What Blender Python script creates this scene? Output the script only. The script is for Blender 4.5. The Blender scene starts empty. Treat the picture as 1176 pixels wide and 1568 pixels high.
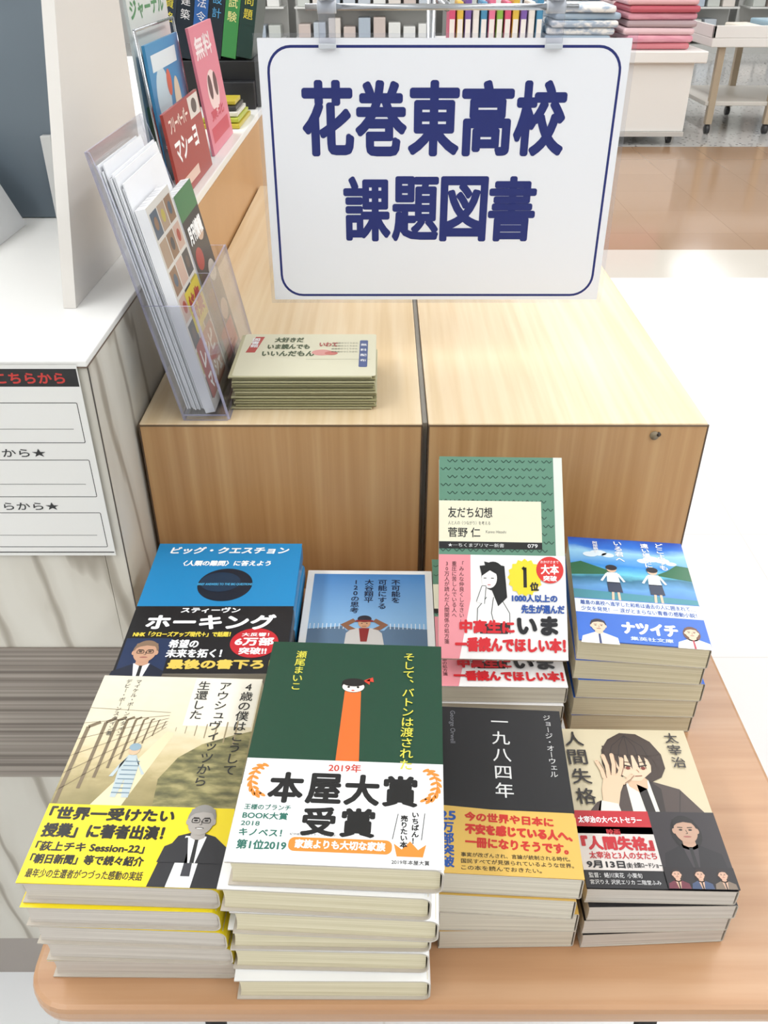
import bpy, bmesh, math, random
from mathutils import Vector, Matrix
random.seed(7)
ZC=1.25           # camera height; local measurements are relative to it
sc=bpy.context.scene
sc.view_settings.view_transform='Standard'
sc.view_settings.look='None'
COL=bpy.context.collection

# ------------------------------------------------------------------ materials
def lin(h):
    h=h.lstrip('#'); r=[int(h[i:i+2],16)/255 for i in (0,2,4)]
    return tuple(((c/12.92) if c<=.04045 else ((c+.055)/1.055)**2.4) for c in r)+(1,)
_m={}
def mat(h,rough=.36,metal=0,name=None,spec=.5,emit=0):
    if isinstance(h,bpy.types.Material): return h
    if h in _m and not name: return _m[h]
    if not h.startswith('#'): return _m[h]
    m=bpy.data.materials.new(name or 'colour_'+h[1:]); m.use_nodes=True
    b=m.node_tree.nodes['Principled BSDF']
    b.inputs['Base Color'].default_value=lin(h); b.inputs['Roughness'].default_value=rough
    b.inputs['Metallic'].default_value=metal; b.inputs['Specular IOR Level'].default_value=spec
    if emit:
        b.inputs['Emission Color'].default_value=lin(h); b.inputs['Emission Strength'].default_value=emit
    if name: _m[name]=m
    else: _m[h]=m
    return m
def nodes(m): return m.node_tree.nodes, m.node_tree.links
def noise_mat(name,c1,c2,scale,rough=.4,lo=.35,hi=.65,detail=6,space='Object',c3=None,spec=.5):
    m=bpy.data.materials.new(name); m.use_nodes=True; n,l=nodes(m); b=n['Principled BSDF']
    tc=n.new('ShaderNodeTexCoord'); mp=n.new('ShaderNodeMapping'); mp.inputs['Scale'].default_value=scale
    ns=n.new('ShaderNodeTexNoise'); ns.inputs['Scale'].default_value=1; ns.inputs['Detail'].default_value=detail
    r=n.new('ShaderNodeValToRGB'); r.color_ramp.elements[0].position=lo; r.color_ramp.elements[1].position=hi
    r.color_ramp.elements[0].color=lin(c1); r.color_ramp.elements[1].color=lin(c2)
    if c3:
        e=r.color_ramp.elements.new((lo+hi)/2); e.color=lin(c3)
    l.new(tc.outputs[space],mp.inputs[0]); l.new(mp.outputs[0],ns.inputs['Vector']); l.new(ns.outputs['Fac'],r.inputs[0]); l.new(r.outputs[0],b.inputs['Base Color'])
    b.inputs['Roughness'].default_value=rough; b.inputs['Specular IOR Level'].default_value=spec
    _m[name]=m; return m
def grad_mat(name,y0,y1,stops,namt=.1,nscale=(30,60,1),rough=.35):
    """gradient along the cover's own Y axis, broken up with noise"""
    m=bpy.data.materials.new(name); m.use_nodes=True; n,l=nodes(m); b=n['Principled BSDF']
    tc=n.new('ShaderNodeTexCoord'); sp=n.new('ShaderNodeSeparateXYZ'); l.new(tc.outputs['Object'],sp.inputs[0])
    mr=n.new('ShaderNodeMapRange'); mr.inputs['From Min'].default_value=y0; mr.inputs['From Max'].default_value=y1
    l.new(sp.outputs['Y'],mr.inputs['Value'])
    mp=n.new('ShaderNodeMapping'); mp.inputs['Scale'].default_value=nscale; l.new(tc.outputs['Object'],mp.inputs[0])
    ns=n.new('ShaderNodeTexNoise'); ns.inputs['Scale'].default_value=1; ns.inputs['Detail'].default_value=7; l.new(mp.outputs[0],ns.inputs['Vector'])
    ma=n.new('ShaderNodeMath'); ma.operation='MULTIPLY_ADD'; ma.inputs[1].default_value=namt*2; ma.inputs[2].default_value=-namt
    l.new(ns.outputs['Fac'],ma.inputs[0]); ad=n.new('ShaderNodeMath'); ad.operation='ADD'; l.new(ma.outputs[0],ad.inputs[0]); l.new(mr.outputs[0],ad.inputs[1])
    r=n.new('ShaderNodeValToRGB'); cr=r.color_ramp
    cr.elements[0].position=stops[0][0]; cr.elements[0].color=lin(stops[0][1]); cr.elements[1].position=stops[-1][0]; cr.elements[1].color=lin(stops[-1][1])
    for p,c in stops[1:-1]:
        e=cr.elements.new(p); e.color=lin(c)
    l.new(ad.outputs[0],r.inputs[0]); l.new(r.outputs[0],b.inputs['Base Color']); b.inputs['Roughness'].default_value=rough
    _m[name]=m; return m

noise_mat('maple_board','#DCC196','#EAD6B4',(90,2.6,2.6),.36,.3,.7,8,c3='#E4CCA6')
noise_mat('shaded_veneer','#B98B58','#CFA573',(90,3,2.2),.42,.3,.7,8,c3='#C49765')  # more orange veneer for upright faces; shade against the pale top painted into colour
noise_mat('table_laminate','#B38660','#C79E7A',(3,60,60),.32,.3,.7,8,c3='#BE926C')
noise_mat('page_edges','#C6BDAB','#E4DDCC',(6,6,1500),.8,.3,.7,2)
noise_mat('page_edges_cream','#CDC29E','#E8DFC4',(6,6,1300),.8,.3,.7,2)
noise_mat('page_edges_grey','#BEB5AA','#DCD4CA',(6,6,1600),.8,.3,.7,2)
noise_mat('leaflet_edges','#D9D9DE','#FFFFFF',(300,6,6),.4,.4,.6,1)
noise_mat('towel_pink','#D98CA0','#F0B4C0',(6,6,40),.95,.3,.7,4)
noise_mat('towel_blue_white','#A9B9CA','#F2F2EE',(14,14,30),.95,.42,.58,4)
noise_mat('grass_paint','#5C5A3C','#A69C6B',(60,160,1),.5,.35,.65,7,c3='#7F7A50')
noise_mat('slate_panel','#56626C','#7C8892',(1.5,1.5,5),.3,.3,.7,1)
mat('#F1F0EC',.35,name='white_laminate'); mat('#B9BCC0',.25,1,name='chrome')
mat('#1B1B1D',.4,name='black_metal'); mat('#D9D9D6',.6,name='wall_paint'); mat('#C2B9AC',.7,name='board_grey')
def woodgrain():
    m=bpy.data.materials.new('white_woodgrain'); m.use_nodes=True; n,l=nodes(m); b=n['Principled BSDF']
    tc=n.new('ShaderNodeTexCoord'); mp=n.new('ShaderNodeMapping'); mp.inputs['Scale'].default_value=(1,1,.22); l.new(tc.outputs['Object'],mp.inputs[0])
    wv=n.new('ShaderNodeTexWave'); wv.bands_direction='DIAGONAL'; wv.inputs['Scale'].default_value=9; wv.inputs['Distortion'].default_value=7; wv.inputs['Detail'].default_value=3; wv.inputs['Detail Scale'].default_value=1.4
    l.new(mp.outputs[0],wv.inputs['Vector'])
    r=n.new('ShaderNodeValToRGB'); e=r.color_ramp.elements; e[0].position=0; e[0].color=lin('#A59D8F'); e[1].position=.16; e[1].color=lin('#CFCABE'); x=e.new(.9); x.color=lin('#D8D4C9')
    l.new(wv.outputs['Fac'],r.inputs[0]); l.new(r.outputs[0],b.inputs['Base Color']); b.inputs['Roughness'].default_value=.5; _m['white_woodgrain']=m
woodgrain()
def stripes():
    m=bpy.data.materials.new('striped_panel'); m.use_nodes=True; n,l=nodes(m); b=n['Principled BSDF']
    tc=n.new('ShaderNodeTexCoord'); mp=n.new('ShaderNodeMapping'); mp.inputs['Scale'].default_value=(.5,.5,150)
    ns=n.new('ShaderNodeTexNoise'); ns.inputs['Scale'].default_value=1; ns.inputs['Detail'].default_value=2
    l.new(tc.outputs['Object'],mp.inputs[0]); l.new(mp.outputs[0],ns.inputs['Vector'])
    r=n.new('ShaderNodeValToRGB'); r.color_ramp.elements[0].position=.4; r.color_ramp.elements[1].position=.6
    r.color_ramp.elements[0].color=lin('#6E645B'); r.color_ramp.elements[1].color=lin('#A1978C')
    l.new(ns.outputs['Fac'],r.inputs[0]); l.new(r.outputs[0],b.inputs['Base Color']); b.inputs['Roughness'].default_value=.5; _m['striped_panel']=m
stripes()
def acrylic():
    m=bpy.data.materials.new('clear_acrylic'); m.use_nodes=True; n,l=nodes(m); n.remove(n['Principled BSDF'])
    t=n.new('ShaderNodeBsdfTransparent'); t.inputs[0].default_value=(.95,.955,.975,1)
    g=n.new('ShaderNodeBsdfGlossy'); g.inputs['Roughness'].default_value=.06
    lw=n.new('ShaderNodeLayerWeight'); lw.inputs[0].default_value=.35
    ma=n.new('ShaderNodeMath'); ma.operation='MULTIPLY_ADD'; ma.inputs[1].default_value=.45; ma.inputs[2].default_value=.04; l.new(lw.outputs['Fresnel'],ma.inputs[0])
    mx=n.new('ShaderNodeMixShader'); l.new(ma.outputs[0],mx.inputs[0]); l.new(t.outputs[0],mx.inputs[1]); l.new(g.outputs[0],mx.inputs[2])
    l.new(mx.outputs[0],n['Material Output'].inputs[0]); _m['clear_acrylic']=m
    m=bpy.data.materials.new('acrylic_edge'); m.use_nodes=True; n,l=nodes(m); b=n['Principled BSDF']
    b.inputs['Base Color'].default_value=lin('#C4C3DE'); b.inputs['Roughness'].default_value=.15; b.inputs['Alpha'].default_value=.65; _m['acrylic_edge']=m
acrylic()

# ------------------------------------------------------------------ mesh builder
class MB:
    def __init__(s): s.v=[];s.f=[];s.mi=[];s.ms=[]; s.sm=[]
    def m(s,k):
        k=mat(k)
        if k not in s.ms: s.ms.append(k)
        return s.ms.index(k)
    def add(s,vs,fs,k,M=None,smooth=False):
        o=len(s.v); i=s.m(k)
        for p in vs:
            p=Vector(p)
            s.v.append(tuple(M@p) if M else tuple(p))
        for f in fs: s.f.append([o+q for q in f]); s.mi.append(i); s.sm.append(smooth)
    def box(s,lo,hi,k,bev=0,M=None,seg=2):
        bm=bmesh.new(); bmesh.ops.create_cube(bm,size=1)
        c=[(a+b)/2 for a,b in zip(lo,hi)]; d=[b-a for a,b in zip(lo,hi)]
        for v in bm.verts: v.co=Vector((c[0]+v.co.x*d[0],c[1]+v.co.y*d[1],c[2]+v.co.z*d[2]))
        if bev: bmesh.ops.bevel(bm,geom=bm.edges[:],offset=min(bev,min(d)*.49),segments=seg,profile=.5,affect='EDGES')
        s.bm(bm,k,M)
    def bm(s,bm,k,M=None,smooth=False):
        bm.verts.ensure_lookup_table(); bm.verts.index_update()
        s.add([v.co.copy() for v in bm.verts],[[v.index for v in f.verts] for f in bm.faces],k,M,smooth); bm.free()
    def cyl(s,p,q,r,k,r2=None,n=16):
        p=Vector(p);q=Vector(q);d=q-p; bm=bmesh.new()
        bmesh.ops.create_cone(bm,cap_ends=True,segments=n,radius1=r,radius2=r if r2 is None else r2,depth=d.length)
        M=Matrix.Translation((p+q)/2)@d.to_track_quat('Z','Y').to_matrix().to_4x4(); s.bm(bm,k,M,True)
    def plate(s,a,b,c,d,t,k,ke=None):
        """thin plate through 4 points"""
        a,b,c,d=map(Vector,(a,b,c,d)); nn=(b-a).cross(d-a).normalized()*t
        v=[a,b,c,d,a+nn,b+nn,c+nn,d+nn]
        s.add(v,[[3,2,1,0],[4,5,6,7]],k); s.add(v,[[0,1,5,4],[1,2,6,5],[2,3,7,6],[3,0,4,7]],ke or k)
    def obj(s,name,parent=None,M=None):
        me=bpy.data.meshes.new(name); me.from_pydata(s.v,[],s.f)
        for k in s.ms: me.materials.append(k)
        me.polygons.foreach_set('material_index',s.mi); me.polygons.foreach_set('use_smooth',s.sm); me.update()
        o=bpy.data.objects.new(name,me); COL.objects.link(o)
        if parent: o.parent=parent
        if M is not None: o.matrix_basis=M
        return o
def empty(name,loc=(0,0,0),rz=0):
    e=bpy.data.objects.new(name,None); COL.objects.link(e); e.location=loc; e.rotation_euler=(0,0,rz); e.empty_display_size=.05; return e

# ------------------------------------------------------------------ text geometry
_tc={}
def tgeo(s):
    if s in _tc: return _tc[s]
    cu=bpy.data.curves.new('t','FONT'); cu.body=s; cu.size=1; cu.resolution_u=3
    o=bpy.data.objects.new('t',cu); COL.objects.link(o)
    dg=bpy.context.evaluated_depsgraph_get(); me=bpy.data.meshes.new_from_object(o.evaluated_get(dg))
    v=[(p.co.x,p.co.y) for p in me.vertices]; f=[list(p.vertices) for p in me.polygons]
    bpy.data.objects.remove(o); bpy.data.meshes.remove(me); bpy.data.curves.remove(cu)
    bb=(min(p[0] for p in v),min(p[1] for p in v),max(p[0] for p in v),max(p[1] for p in v)) if v else (0,0,1,1)
    _tc[s]=(v,f,bb); return _tc[s]

class Art(MB):
    """flat printed artwork, in millimetres on local XY"""
    STEP=.09
    def P(s,pts,k,L=1): 
        z=L*s.STEP; s.add([(x,y,z) for x,y in pts],[list(range(len(pts)))],k)
    def R(s,x0,y0,x1,y1,k,L=1): s.P([(x0,y0),(x1,y0),(x1,y1),(x0,y1)],k,L)
    def E(s,cx,cy,rx,ry,k,L=2,n=28,rot=0,a0=0,a1=360):
        pts=[]
        for i in range(n if a1-a0>=360 else n+1):
            a=math.radians(a0+(a1-a0)*i/n); x=rx*math.cos(a);y=ry*math.sin(a)
            r=math.radians(rot); pts.append((cx+x*math.cos(r)-y*math.sin(r),cy+x*math.sin(r)+y*math.cos(r)))
        s.P(pts,k,L)
    def RR(s,x0,y0,x1,y1,r,k,L=2):
        pts=[]
        for cx,cy,a in ((x1-r,y1-r,0),(x0+r,y1-r,90),(x0+r,y0+r,180),(x1-r,y0+r,270)):
            for i in range(7): t=math.radians(a+15*i); pts.append((cx+r*math.cos(t),cy+r*math.sin(t)))
        s.P(pts,k,L)
    def ring(s,x0,y0,x1,y1,r,w,k,L=2):
        def c(i):
            pts=[]
            for cx,cy,a in ((x1-r,y1-r,0),(x0+r,y1-r,90),(x0+r,y0+r,180),(x1-r,y0+r,270)):
                for j in range(9): t=math.radians(a+11.25*j); pts.append((cx+(r-i)*math.cos(t),cy+(r-i)*math.sin(t)))
            return pts
        o=c(0); i=c(w); n=len(o); z=L*s.STEP
        s.add([(x,y,z) for x,y in o+i],[[a,(a+1)%n,n+(a+1)%n,n+a] for a in range(n)],k)
    def Ln(s,pts,w,k,L=2):
        for (x0,y0),(x1,y1) in zip(pts,pts[1:]):
            d=Vector((x1-x0,y1-y0)); 
            if d.length<1e-6: continue
            n=Vector((-d.y,d.x)).normalized()*w/2
            s.P([(x0+n.x,y0+n.y),(x0-n.x,y0-n.y),(x1-n.x,y1-n.y),(x1+n.x,y1+n.y)],k,L)
    def _put(s,geo,fx,k,L,bold):
        v,f,_=geo; offs=[(0,0)]
        if bold: offs+=[(bold*math.cos(t*math.pi/4),bold*math.sin(t*math.pi/4)) for t in range(8)]
        if bold>1.2: offs+=[(bold*math.cos((t+.5)*math.pi/4),bold*math.sin((t+.5)*math.pi/4)) for t in range(8)]+[(bold*.5*math.cos(t*math.pi/2),bold*.5*math.sin(t*math.pi/2)) for t in range(4)]
        for i,(dx,dy) in enumerate(offs):
            z=L*s.STEP+i*.009
            s.add([(fx(*p)[0]+dx,fx(*p)[1]+dy,z) for p in v],f,k)
    def T(s,t,x0,y0,x1,y1,k,bold=0,L=4,shear=0,rot=0):
        g=tgeo(t); bb=g[2]; sx=(x1-x0-2*bold)/(bb[2]-bb[0]); sy=(y1-y0-2*bold)/(bb[3]-bb[1])
        cx,cy=(x0+x1)/2,(y0+y1)/2; c,sn=math.cos(math.radians(rot)),math.sin(math.radians(rot))
        def fx(x,y):
            X=x0+bold+(x-bb[0])*sx; Y=y0+bold+(y-bb[1])*sy; X+=shear*(Y-cy)
            X-=cx;Y-=cy
            return cx+X*c-Y*sn, cy+X*sn+Y*c
        s._put(g,fx,k,L,bold)
    def V(s,t,xc,ytop,size,k,bold=0,L=4,pitch=None,sx=1):
        p=pitch or size
        for i,ch in enumerate(t):
            if ch==' ': continue
            g=tgeo(ch); cy=ytop-p*(i+.5)
            if ch in 'ー―':
                fx=lambda x,y:(xc+(y-.38)*size*.8, cy-(x-.5)*size)
            elif ch in '、。':
                fx=lambda x,y:(xc+(x-.5+.55)*size, cy+(y-.38+.55)*size)
            elif ch in 'ァィゥェォッャュョ':
                fx=lambda x,y:(xc+(x-.5+.1)*size, cy+(y-.38+.1)*size)
            else:
                w=g[2][0]+g[2][2]
                hw=w/2 if ord(ch)<256 else .5
                fx=lambda x,y:(xc+(x-hw)*size*sx, cy+(y-.38)*size)
            s._put(g,fx,k,L,bold)
    def obj(s,name,parent=None,M=None):
        s.v=[(x/1000,y/1000,z/1000) for x,y,z in s.v]
        return MB.obj(s,name,parent,M)

def face(a,cx,cy,h,skin,hair,suit,shirt='#F2F2F2',L=3,glasses=False,age=False,longhair=False,clipx=None,tie='#222222',line='#2A2320'):
    w=h*.36
    x1=clipx if clipx else cx+h*1.0
    a.P([(cx-h*.95,cy-h*1.35),(min(x1,cx+h*.95),cy-h*1.35),(min(x1,cx+h*.9),cy-h*.85),(cx+h*.3,cy-h*.55),(cx-h*.3,cy-h*.55),(cx-h*.85,cy-h*.85)],suit,L)
    a.P([(cx-h*.26,cy-h*.52),(cx+h*.26,cy-h*.52),(cx+h*.1,cy-h*1.35),(cx-h*.1,cy-h*1.35)],shirt,L+1)
    a.P([(cx-h*.05,cy-h*.62),(cx+h*.05,cy-h*.62),(cx+h*.07,cy-h*1.35),(cx-h*.05,cy-h*1.35)],tie,L+2)
    a.P([(cx-h*.2,cy-h*.3),(cx+h*.2,cy-h*.3),(cx+h*.2,cy-h*.55),(cx,cy-h*.66),(cx-h*.2,cy-h*.55)],skin,L+2)
    if longhair: a.E(cx,cy-h*.1,w*1.35,h*.62,hair,L+1)
    a.E(cx,cy+h*.08,w*1.12,h*.47,hair,L+2)
    a.E(cx-w*1.02,cy-h*.04,w*.15,h*.1,skin,L+3); a.E(cx+w*1.02,cy-h*.04,w*.15,h*.1,skin,L+3)
    a.E(cx,cy-h*.04,w,h*.44,skin,L+4)
    a.P([(cx-w,cy+h*.12),(cx-w*.95,cy+h*.38),(cx,cy+h*.52),(cx+w*.95,cy+h*.38),(cx+w,cy+h*.12),(cx+w*.7,cy+h*.26),(cx,cy+h*.3),(cx-w*.6,cy+h*.24)],hair,L+5)
    for sx in(-1,1):
        a.E(cx+sx*w*.42,cy,w*.17,h*.03,'#1A1512',L+5,12); a.Ln([(cx+sx*w*.2,cy+h*.085),(cx+sx*w*.66,cy+h*.095)],h*.03,line,L+5)
        if glasses: a.ring(cx+sx*w*.42-w*.33,cy-h*.085,cx+sx*w*.42+w*.33,cy+h*.075,h*.05,h*.022,'#15120F',L+6)
    a.Ln([(cx+w*.02,cy+h*.0),(cx+w*.12,cy-h*.13),(cx-w*.06,cy-h*.145)],h*.018,line,L+5)
    a.E(cx,cy-h*.25,w*.36,h*.03,'#A06058' if not age else '#5A5552',L+5,14)
    if age: a.E(cx,cy-h*.262,w*.26,h*.014,'#F4F2EE',L+6,12)

# ------------------------------------------------------------------ books
def book_mesh(name,w,l,t,cover,obi,obi_h,pages,hard,parent,M):
    """w,l,t in metres, origin at lower-left-bottom corner; spine on the right"""
    b=MB(); ct=.0011 if hard else .0005; r=min(.006,t*.45) if hard else min(.002,t*.3)
    def outline(d):
        rr=max(r-d,.0002); pts=[(0,t-d)]
        for i in range(6):
            a=math.radians(90-18*i); pts.append((w-r+ (rr)*math.cos(a), t-r+ rr*math.sin(a)))
        for i in range(6):
            a=math.radians(-18*i); pts.append((w-r+rr*math.cos(a), r+rr*math.sin(a)))
        pts.append((0,d)); return pts
    o=outline(0); i=outline(ct)
    n=len(o)
    def seg(y0,y1,k,e0,e1):
        v=[(x,y0,z) for x,z in o]+[(x,y0,z) for x,z in i]+[(x,y1,z) for x,z in o]+[(x,y1,z) for x,z in i]
        f=[]; g=[]
        for q in range(n-1):
            f+= [[q,q+1,2*n+q+1,2*n+q]]
            g+= [[n+q+1,n+q,3*n+q,3*n+q+1]]
            if e0: g.append([q+1,q,n+q,n+q+1])
            if e1: g.append([2*n+q,2*n+q+1,3*n+q+1,3*n+q])
        b.add(v,f,k)
        g+=[[0,2*n,3*n,n],[n-1,2*n-1,4*n-1,3*n-1]]
        b.add(v,g,'board_grey')
    if obi_h: seg(0,obi_h,obi,1,0); seg(obi_h,l,cover,0,1)
    else: seg(0,l,cover,1,1)
    e=.0022 if hard else .0006
    z0,z1=ct,t-ct; pts=[]
    for q in range(7):
        u=q/6; pts.append((e+ (.0012 if hard else .0003)*math.sin(math.pi*u), z0+(z1-z0)*u))
    pts2=pts+[(w-ct-.001,z1),(w-ct-.001,z0)]
    m=len(pts2); v=[(x,e,z) for x,z in pts2]+[(x,l-e,z) for x,z in pts2]
    b.add(v,[list(range(m)),list(range(m,2*m))[::-1]]+[[q,m+q,m+(q+1)%m,(q+1)%m] for q in range(m)],pages)
    return b.obj(name,parent,M)
def stack(cx,cy,rot,w,l,h,n,cover,obi,obi_h,pages,hard,art,jit=.004,rot_bot=0,shift=(0,0),cols=None,zt=.0,name='book_stack'):
    ztab=ZC-.61
    e=empty(name,(cx,cy,ztab))
    t=h/n
    for i in range(n):
        top=(i==n-1)
        k=i/(n-1)
        r=math.radians(rot if top else rot*k+rot_bot*(1-k)+random.uniform(-1.3,1.3))
        dx=0 if top else random.uniform(-jit,jit)+shift[0]*(1-k); dy=0 if top else random.uniform(-jit,jit*.6)+shift[1]*(1-k)
        M=Matrix.Translation((dx,dy,i*t))@Matrix.Rotation(r,4,'Z')@Matrix.Translation((-w/2,-l/2,0))
        cc=cover if (not cols or top) else cols[i%len(cols)]
        book_mesh('book_%d'%(i+1),w,l,t-.0005,cc,obi,obi_h,pages,hard,e,M)
        if top: art.obj('cover_print',e,M@Matrix.Translation((0,0,t-.0005)))
    return e

# ---- A : camp survivor memoir ----------------------------------------------
grad_mat('painting_field',.06,.188,[(0,'#8F8457'),(.18,'#A99A6C'),(.3,'#C9B98C'),(.42,'#D8C9A2'),(.6,'#E3D9BD'),(1,'#E9E2CC')],.16,(60,110,1))
a=Art(); a.R(0,60,130,188,'painting_field',1)
a.P([(72,61),(130,61),(130,132),(118,128),(95,118),(80,105),(70,85)],'grass_paint',2)
a.P([(28,61),(50,61),(72,128),(66,130)],'#E4D6B0',2)
a.R(76,136,129,187,'#EFEADB',2)
for i in range(9):
    k=i/8; x=3+58*k**.75; yb=70+62*k**.8; ht=78*(1-k)+10*k; wd=2.4*(1-k)+.6
    a.Ln([(x,yb-8*(1-k)),(x+1.5,yb+ht*.8)],wd,'#7A6A50',3)
    a.Ln([(x+1.5,yb+ht*.8),(x+8*(1-k)+1.5,yb+ht*.8+5*(1-k))],wd,'#7A6A50',3)
for j in range(6):
    a.Ln([(0,72+j*16),(64,134+j*3)],.4,'#8A7A60',3)
for i in range(7):
    k=i/6; x=118-46*k; yb=118+12*k; a.Ln([(x,yb),(x,yb+20*(1-k)+4)],.8*(1-k)+.4,'#9C8C6C',3)
a.P([(40,68),(44,68),(46,84),(48,68),(53,68),(53,98),(49,106),(43,106),(39,97)],'#B9C6C9',4)
for j in range(8): a.Ln([(40+j*.3,72+j*4),(53,72+j*4)],.9,'#6E8796',5)
a.P([(39,98),(43,104),(37,86),(34,86)],'#B9C6C9',4); a.P([(53,98),(49,104),(57,88),(59,89)],'#B9C6C9',4)
a.E(46,111,4.2,5,'#D8B795',5); a.E(46,113.5,4.4,3.6,'#8EA7B4',6)
a.V('4歳の僕はこうして',120,184,10.5,'#2B2B28',.12)
a.V('アウシュヴィッツから',101,184,10.5,'#2B2B28',.12)
a.V('生還した',84,184,10.5,'#2B2B28',.12)
a.V('マイケル・ボーンスタイン',30,184,5,'#3A3833',0); a.V('デビー・ボーンスタイン著',22,184,5,'#3A3833',0)
a.R(0,0,130,61,'#F0D81C',7)
K='#15130F'
a.T('「世界一受けたい',3,48,90,59,K,.55,8); a.T('授業」に著者出演！',3,34,86,45.5,K,.55,8)
a.T('「荻上チキ Session-22」',3,23.5,76,31,K,.3,8); a.T('「朝日新聞」等で続々紹介',3,14,78,21.5,K,.3,8)
a.T('最年少の生還者がつづった感動の実話',4,4,80,10.5,K,.1,8)
a.P([(84,0),(130,0),(130,30),(121,38),(108,42),(96,38),(88,22)],'#26262A',9)
a.P([(101,38),(115,38),(112,0),(96,0)],'#ECECEA',10); a.P([(105,36),(109,36),(110,8),(104,8)],'#3A3A40',11)
face(a,109,50,24,'#A8A29C','#8F8C88','#26262A',L=11,glasses=True,age=True,clipx=130)
stack(-.167,.425,-2,.130,.188,.108,5,'#E9E2CC','#F0D81C',.061,'page_edges_grey',True,a,.003,0,(.002,0),name='book_stack')

# ---- B : green novel ------------------------------------------------------
a=Art(); a.R(0,79,133,198,'#12402B',1)
Y='#D9D24C'
a.V('瀬尾まいこ',24,188,8.6,Y,.1)
a.V('そして、バトンは渡された',108,189,9.6,Y,.1,9)
a.P([(60,79),(76,79),(73,146),(61,146)],'#E06A28',2)
a.E(67,152,9,7.5,'#1A1411',3); a.E(67,150.5,8.2,5.6,'#F4E9DD',4); a.E(67,155,8.7,4.2,'#1A1411',5)
a.P([(74,157),(79,160),(79,153)],'#D8402A',5); a.P([(76,157),(81,161),(82,156)],'#D8402A',5)
a.E(63.5,150,1,1,'#111111',6,10); a.E(70.5,150,1,1,'#111111',6,10); a.E(67,146.6,1.3,.6,'#D8402A',6,10)
a.R(0,0,133,80,'#F3F3F2',5)
a.T('2019年',56,70.5,78,77.5,'#C23B2C',.15,6)
for t,x0 in (('本',18),('屋',43),('大',68),('賞',93)): a.T(t,x0,44,x0+23.5,69,'#141414',.95,6)
a.T('受',43,20,65,42,'#141414',.9,6); a.T('賞',67.5,20,90,42,'#141414',.9,6)
def laurel(cx,sg):
    for i in range(8):
        t=math.radians(-75+20*i); x=cx+sg*9*math.cos(t)*-1; y=62+13*math.sin(t)
        a.E(x-sg*1.2,y,3.1,1.25,'#E58A34',6,12,rot=math.degrees(t)*-sg+60*sg); a.E(x+sg*2.3,y+.5,2.6,1.1,'#E58A34',7,12,rot=-30*sg)
    a.Ln([(cx-sg*9*math.cos(math.radians(-80+16*i)),62+13*math.sin(math.radians(-80+16*i))) for i in range(10)],.7,'#E58A34',8)
laurel(15,1); laurel(120,-1)
G='#2F6E60'
a.T('王様のブランチ',5,38,35,42.5,G,.12,6);a.T('BOOK大賞',5,31,34,36.5,G,.18,6);a.T('2018',5,26,17,29.5,G,.1,6)
a.T('キノベス！',5,18.5,32,24,G,.2,6);a.T('第1位2019',5,9,36,16,G,.25,6)
a.T('紀伊國屋書店スタッフおすすめ',37,20.2,66,21.9,'#555555',0,6)
a.RR(37,9,101,19,4,'#E58A34',6); a.T('家族よりも大切な家族',41,11,97,17.5,'#FFFFFF',.25,7)
a.V('いちばん！',115,41,4.8,'#222222',.2,6); a.V('売りたい本',108,38,4.8,'#222222',.2,6)
a.Ln([(104,39),(101,20)],.5,'#222222',6); a.Ln([(121,40),(119,20)],.5,'#222222',6)
a.P([(104,8),(120,8),(122,17),(117,13),(112,19),(107,13),(102,17)],'#E58A34',6); a.T('2019年本屋大賞',101,2.5,124,5.8,'#444444',.05,6)
stack(-.0257,.419,-2.6,.133,.198,.145,6,'#12402B','#F3F3F2',.08,'page_edges_cream',True,a,.005,0,(-.012,0),name='book_stack')

# ---- C : black paperback --------------------------------------------------
a=Art(); a.R(0,53,98,152,'#131316',1)
a.V('一九八四年',49,146,14.5,'#D8D8D6',.1,pitch=16.8)
a.V('ジョージ・オーウェル',87,147,6.3,'#CFCFCD',.05)
a.T('George Orwell',-6,128,28,133,'#8A8A90',0,4,rot=-90)
a.P([(0,0),(98,0),(98,49),(0,55)],'#D8B158',5)
RD='#C12A20'
a.T('今の世界や日本に',19,41,82,49,RD,.4,6,rot=-2); a.T('不安を感じている人へ、',19,30,94,39,RD,.6,6,rot=-2); a.T('一冊になりそうです。',19,19.5,90,28,RD,.45,6,rot=-2)
for i,t in enumerate(('事実が改ざんされ、言論が統制される時代。','国民すべてが見張られているような世界。','この本を読んでおきたい。')): a.T(t,16,13-i*5,(90,92,70)[i],16.6-i*5,'#3A3322',.05,6)
a.T('25',1,42,13,50,'#1D4F9C',.4,6); a.V('万部突破',7,41,9.2,'#1D4F9C',.35,6)
stack(.089,.4275,-3.2,.098,.152,.088,4,'#131316','#D8B158',.053,'page_edges',False,a,.003,0,(.0,.002),name='book_stack')

# ---- D : cream manga-cover paperback ---------------------------------------
HR='#3A2A20'; HD='#1E1512'; SK='#E3C6A8'; CT_='#4A3D38'
a=Art(); a.R(0,62,105,146,'#CFC2A2',1)
a.P([(22,62),(33,82),(46,94),(64,94),(86,86),(101,62)],CT_,2)
a.P([(46,94),(64,94),(70,62),(46,62)],'#E4DFD2',3); a.P([(54,90),(61,86),(63,62),(56,62)],'#231C1A',4); a.P([(64,94),(72,86),(70,62),(66,62)],'#2E2522',4); a.Ln([(86,84),(80,62)],.6,'#2E2522',4)
a.P([(46,100),(64,100),(62,86),(55,82),(48,88)],'#D6B494',4)
a.P([(31,110),(33,124),(40,135),(51,142),(64,141),(74,133),(80,120),(80,106),(75,97),(66,92),(60,98),(46,98),(40,93),(33,99)],HR,5)
a.P([(40,112),(46,122),(60,123),(70,112),(68,102),(58,93),(51,93),(44,99)],SK,6)
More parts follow.
